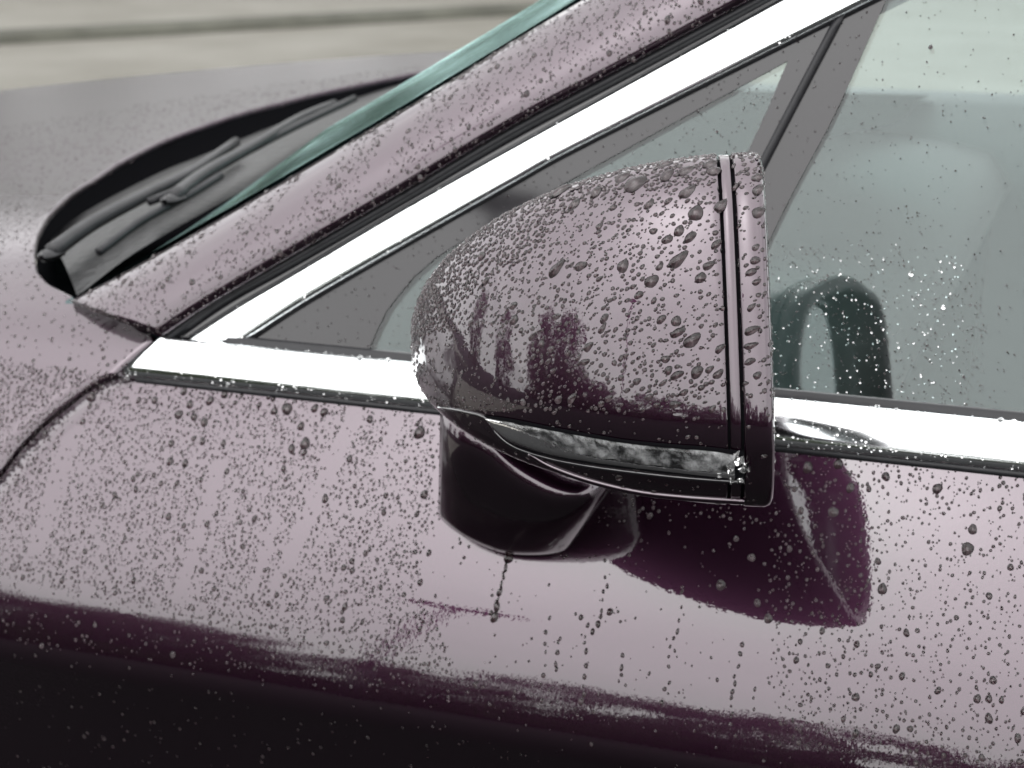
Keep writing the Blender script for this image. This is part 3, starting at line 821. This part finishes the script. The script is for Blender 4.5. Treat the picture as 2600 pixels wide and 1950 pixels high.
placed('door', door_bvh, [(1615,400,40),(1838,452,46),(1855,345,40),(1990,628,42),(1968,712,56),(1462,448,40),(1388,553,48),(1410,345,44),(1278,360,48),(1035,750,36),(902,868,44),(1060,945,32),(1107,1013,40),(1248,547,30),(1340,1067,28),(1485,1353,36),
  (1660,1490,34),(1485,1510,32),(2060,1445,38),(1228,1193,28),(1245,1113,26),(1600,885,44),(423,984,32),(372,1037,28),(348,1070,26),(298,1008,26),(320,1217,24),(298,1372,30),(994,1126,24),(952,1330,22),(1840,1325,30),(1685,1262,30),(2078,1280,34),
  (2010,1360,34),(2060,1360,32),(1432,1447,26),(1580,1220,26),(1365,1217,24),(1550,1255,24),(2115,1365,26),(1720,1490,28),(2185,1530,34),(2030,1615,30),(1745,1640,26),(1865,1605,24)], 1300, 975, k3, 4.5)
beads = []
for (x0, y0, x1, y1, n) in [(1395, 1560, 1375, 1770, 9), (1540, 1465, 1525, 1560, 6), (1490, 1590, 1480, 1760, 8), (1735, 1510, 1705, 1650, 6), (1880, 1630, 1850, 1830, 8), (1580, 1670, 1575, 1730, 4), (1920, 1740, 1910, 1840, 4), (1420, 1620, 1410, 1700, 5), (1710, 1660, 1680, 1790, 5)]:
    for k in range(n):
        u = k / (n - 1); beads.append((x0 + (x1 - x0) * u + random.uniform(-5, 5), y0 + (y1 - y0) * u + random.uniform(-10, 10), random.uniform(7, 14)))
placed('door', door_bvh, beads, 0, 0, 1, 4.5, (1.1, 1.6))
CLEAR = [(1090, 1330), (1450, 1290), (2000, 1330), (2010, 1560), (1960, 1700), (1960, 1930), (1250, 1880), (1130, 1640), (1060, 1480)]
LANES = [((558, 1180), (452, 1520), 17), ((905, 1045), (705, 1480), 20), ((206, 1034), (90, 1390), 22), ((790, 1060), (770, 1130), 12), ((1010, 1050), (960, 1200), 12), ((2440, 1280), (2380, 1400), 14), ((700, 1330), (640, 1500), 10)]
P, N, x, y, A = scatter(door, 100000)
R = powr(len(P), .00038, .0011, 2.2)
lv = np.clip((1700 - y) / 700, 0, 1)
big = rng.random(len(P)) < .03
R[big] = powr(big.sum(), .0009, .0019, 1.7)
pr = np.where(x < 1150, .40, .2)
pr = np.where(in_poly(x, y, CLEAR), .02, pr)
pr = np.where((x > 1950) & (y > 1250), .16, pr)
pr = np.where((x > 1100) & (x < 2000) & (y < 1330), .12, pr)
cre = 1640 + (x * .137)
pr = np.where(y > 1462 + .222 * x, .07, pr)
pr = np.where(y > cre - 10, .012, pr)
for a, b, w in LANES: pr = np.where(seg_dist(x, y, a, b) < w, .05, pr)
R[rng.random(len(P)) > pr] = 0
add_drops('door', P, N, R, (1.0, 1.3), .98)
P, N, x, y, A = scatter(fender, 9000); R = powr(len(P), .0004, .0013, 2.0); R[rng.random(len(P)) > .6] = 0
R[(y > 1462 + x * .222) & (rng.random(len(P)) > .1)] = 0
R[(y > 1640 + x * .137 - 10)] = 0
add_drops('fender', P, N, R, (1.0, 1.2), .98)
P, N, x, y, A = scatter(hood, 26000); R = powr(len(P), .0005, .0015, 2.0)
dist = np.linalg.norm(P - CAM, axis=1); R[(rng.random(len(P)) > .8) | (dist > 1.75)] = 0
add_drops('hood', P, N, R, (1.0, 1.1), .95)
# pillar, trims
P, N, x, y, A = scatter(pillar, 12000); R = powr(len(P), .0004, .0011, 2.2); b_ = rng.random(len(P)) < .05; R[b_] = powr(b_.sum(), .0011, .0022, 1.5); R[rng.random(len(P)) > .42] = 0
for a, b, w in [((890, 330), (700, 560), 20), ((1040, 290), (930, 470), 18), ((600, 540), (430, 760), 16)]: R[seg_dist(x, y, a, b) < w] = 0
add_drops('pillar', P, N, R, (1.0, 1.3), .98)
for nm, cnt in (('window_trim', 1400), ('belt_trim', 2400)):
    P, N, x, y, A = scatter(bpy.data.objects[nm], cnt); R = powr(len(P), .0002, .0009, 2.5); R[rng.random(len(P)) > .5] = 0
    add_drops('trim', P, N, R, (1.0, 1.3))
P = np.array([[X, .0112 + random.uniform(-.001, .002), ZB + .0226] for X in np.cumsum(rng.uniform(.0025, .009, 160)) - .22]); N = np.tile([0, -.35, .94], (len(P), 1))
add_drops('trim', P, N, powr(len(P), .0007, .0019, 1.3), (1, 1.2))
# glass
for o, cnt in ((quarter, 5200), (window, 15000)):
    P, N, x, y, A = scatter(o, cnt, vis=.3)
    R = powr(len(P), .0003, .0006, 2.4); b_ = rng.random(len(P)) < .01; R[b_] = powr(b_.sum(), .0008, .0015, 1.5)
    pr = np.where(o is window and True, 0.07, .22) * np.ones(len(P)); pr = np.where((x > 1950) & (x < 2500) & (y > 620), .3, pr)
    R[rng.random(len(P)) > pr] = 0
    fat = (x > 1950) & (x < 2450) & (y > 620) & (rng.random(len(P)) < .28)  # left as clear water to show as bright specks over the dark reflection
    add_drops('window', P + N * .0009, N, np.where(fat, R, 0), (1.0, 1.2), .98, True)
    add_drops('window', P + N * .0009, N, np.where(fat, 0, R), (1.0, 1.2), .98, False)  # these get the dark disc, painted for the dark seen through a drop

# templates and meshes
def template(seg, rings, closed):
    pts = []; fs = []
    for k, rho in enumerate(rings):
        for j in range(seg):
            g = 2 * math.pi * (j + .5 * (k % 2)) / seg; pts.append((rho * math.cos(g), rho * math.sin(g), rho))
    pts.append((0, 0, 0.0)); top_ = len(pts) - 1
    for k in range(len(rings) - 1):
        for j in range(seg):
            a, b = k * seg + j, k * seg + (j + 1) % seg; c, d = a + seg, b + seg
            if k % 2 == 0: fs += [(a, b, c), (b, d, c)]
            else: fs += [(a, b, d), (a, d, c)]
    k = (len(rings) - 1) * seg
    for j in range(seg): fs.append((k + j, k + (j + 1) % seg, top_))
    nb = seg - 2
    fs += [(0, j + 1, j) for j in range(1, seg - 1)]      # the footprint: wetted paint, a disc painted dark on glass, or clear water
    return np.array(pts), fs, nb
TPL = {}
for big in (0, 1):
    for closed in (False, True):
        TPL[(big, closed)] = template(*((14, (1.0, .93, .78, .55, .28)) if big else (8, (1.0, .82, .45))), closed)
def drop_verts(drop, tpl):
    p, n, r, el, _, _ = drop
    g = np.array([0, 0, -1.0]); d = g - n * (g @ n)
    d = d / np.linalg.norm(d) if np.linalg.norm(d) > .15 else np.cross(n, [1.0, 0, 0])
    if drop[4] == 'mirror housing':                       # the airstream and slope drag these beads forward and down
        g = -Rt * .80 - Up * .55; d = g - n * (g @ n); d /= np.linalg.norm(d) + 1e-9
    a0 = random.uniform(-.35, .35); s = np.cross(n, d); d2 = d * math.cos(a0) + s * math.sin(a0); s = np.cross(n, d2)
    pts = tpl[0]; rho = pts[:, 2]; ang = np.arctan2(pts[:, 1], pts[:, 0])
    wob = 1 + .07 * np.cos(2 * ang + random.uniform(0, 6)) + .06 * np.cos(3 * ang + random.uniform(0, 6)) + .03 * np.cos(5 * ang + random.uniform(0, 6))
    x = pts[:, 0] * wob * el; y = pts[:, 1] * wob / math.sqrt(el)
    y = y * (1 + .18 * (x / el) * (el - 1) * 2)
    hgt = .58 if r > .0009 else .48
    z = hgt * (1 - rho ** 2) ** .85
    x = x + z * .22 * max(0.0, 1 - abs(n[2]))                # weight sags downhill
    return p + r * (np.outer(x, d2) + np.outer(y, s) + np.outer(z, n)) + n * .00005
pr_ = np.array([d[2] / np.linalg.norm(d[0] - CAM) for d in DROPS])
xs, ys = proj(np.array([d[0] for d in DROPS]))
inside = (xs > -10) & (xs < 2610) & (ys > -10) & (ys < 1960)
pr_[~inside] = 0
order = np.argsort(-pr_); single = set(order[:300].tolist())
LAB = {'mirror housing': ('fat raindrop beaded on the plum mirror housing', 'drops on the mirror housing'),
       'door': ('round raindrop clinging to the plum door panel', 'drops on the door panel'),
       'fender': ('raindrop clinging to the plum front fender', 'drops on the fender'),
       'hood': ('raindrop standing on the misted plum hood', 'drops on the hood'),
       'pillar': ('raindrop clinging to the plum windshield pillar', 'drops on the pillar'),
       'trim': ('clear raindrop sitting on the bright window trim', 'drops on the bright trim'),
       'window': ('dark raindrop stuck to the side window glass', 'drops on the side glass')}
for i in order[:300]:
    d = DROPS[i]; tpl = TPL[(1, d[5])]
    V = drop_verts(d, tpl); c = d[0]
    o = mesh_obj('raindrop', V - c, tpl[1], 'water'); o.location = c
    if d[4] != 'trim' and not d[5]:
        o.data.materials.append(M['wet_dark_foot'])
        for f_ in o.data.polygons[-tpl[2]:]: f_.material_index = 1
    top(o, LAB[d[4]][0], 'raindrop', LAB[d[4]][1])
SV, SF, SM, off = [], [], [], 0
for i, d in enumerate(DROPS):
    if i in single: continue
    tpl = TPL[(0, d[5])]; V = drop_verts(d, tpl)
    SV.append(V); SF.append(np.array(tpl[1]) + off); off += len(V)
    mi = np.zeros(len(tpl[1]), np.int32)
    if d[4] != 'trim' and not d[5]: mi[-tpl[2]:] = 1
    SM.append(mi)
SV = np.vstack(SV); SF = np.vstack(SF)
me = bpy.data.meshes.new('drizzle')
me.vertices.add(len(SV)); me.vertices.foreach_set('co', SV.ravel())
me.loops.add(SF.size); me.loops.foreach_set('vertex_index', SF.ravel().astype(np.int32))
me.polygons.add(len(SF)); me.polygons.foreach_set('loop_start', np.arange(0, SF.size, 3, dtype=np.int32))
me.polygons.foreach_set('use_smooth', np.ones(len(SF), bool))
me.materials.append(M['water']); me.materials.append(M['wet_dark_foot'])
me.polygons.foreach_set('material_index', np.concatenate(SM)); me.update(calc_edges=True)
dz = bpy.data.objects.new('drizzle', me); COL.objects.link(dz)
top(dz, 'fine rain beads strewn over the paint, glass and bright trim', 'rain', None, 'stuff')
print('drops', len(DROPS), 'tris', len(SF), {k: sum(1 for d in DROPS if d[4] == k) for k in LAB})

# water running down the door from the arm
DV, DF, DM, off = [], [], [], 0
for x, y, dia, el in [(1291, 1416, 26, 1.2), (1284, 1440, 13, 2.2), (1278, 1462, 10, 2.4), (1273, 1482, 10, 2.2), (1269, 1502, 17, 1.5), (1265, 1520, 8, 2.2), (1261, 1538, 20, 1.5), (1256, 1566, 22, 1.5), (1247, 1556, 12, 1.3)]:
    p, n = hit(door_bvh, x, y)
    if p is None: continue
    tpl = TPL[(1, False)]; V = drop_verts((p, n, dia / 2 / 4.4 / 1000, el, 'drip', False), tpl)
    DV.append(V); DF += [tuple(int(v) + off for v in f_) for f_ in tpl[1]]; DM += [0] * (len(tpl[1]) - tpl[2]) + [1] * tpl[2]; off += len(V)
drip = mesh_obj('water_drip', np.vstack(DV), DF, 'water'); drip.data.materials.append(M['wet_dark_foot'])
drip.data.polygons.foreach_set('material_index', DM)
top(drip, 'string of rainwater trickling down the door from the black mirror arm', 'drip')
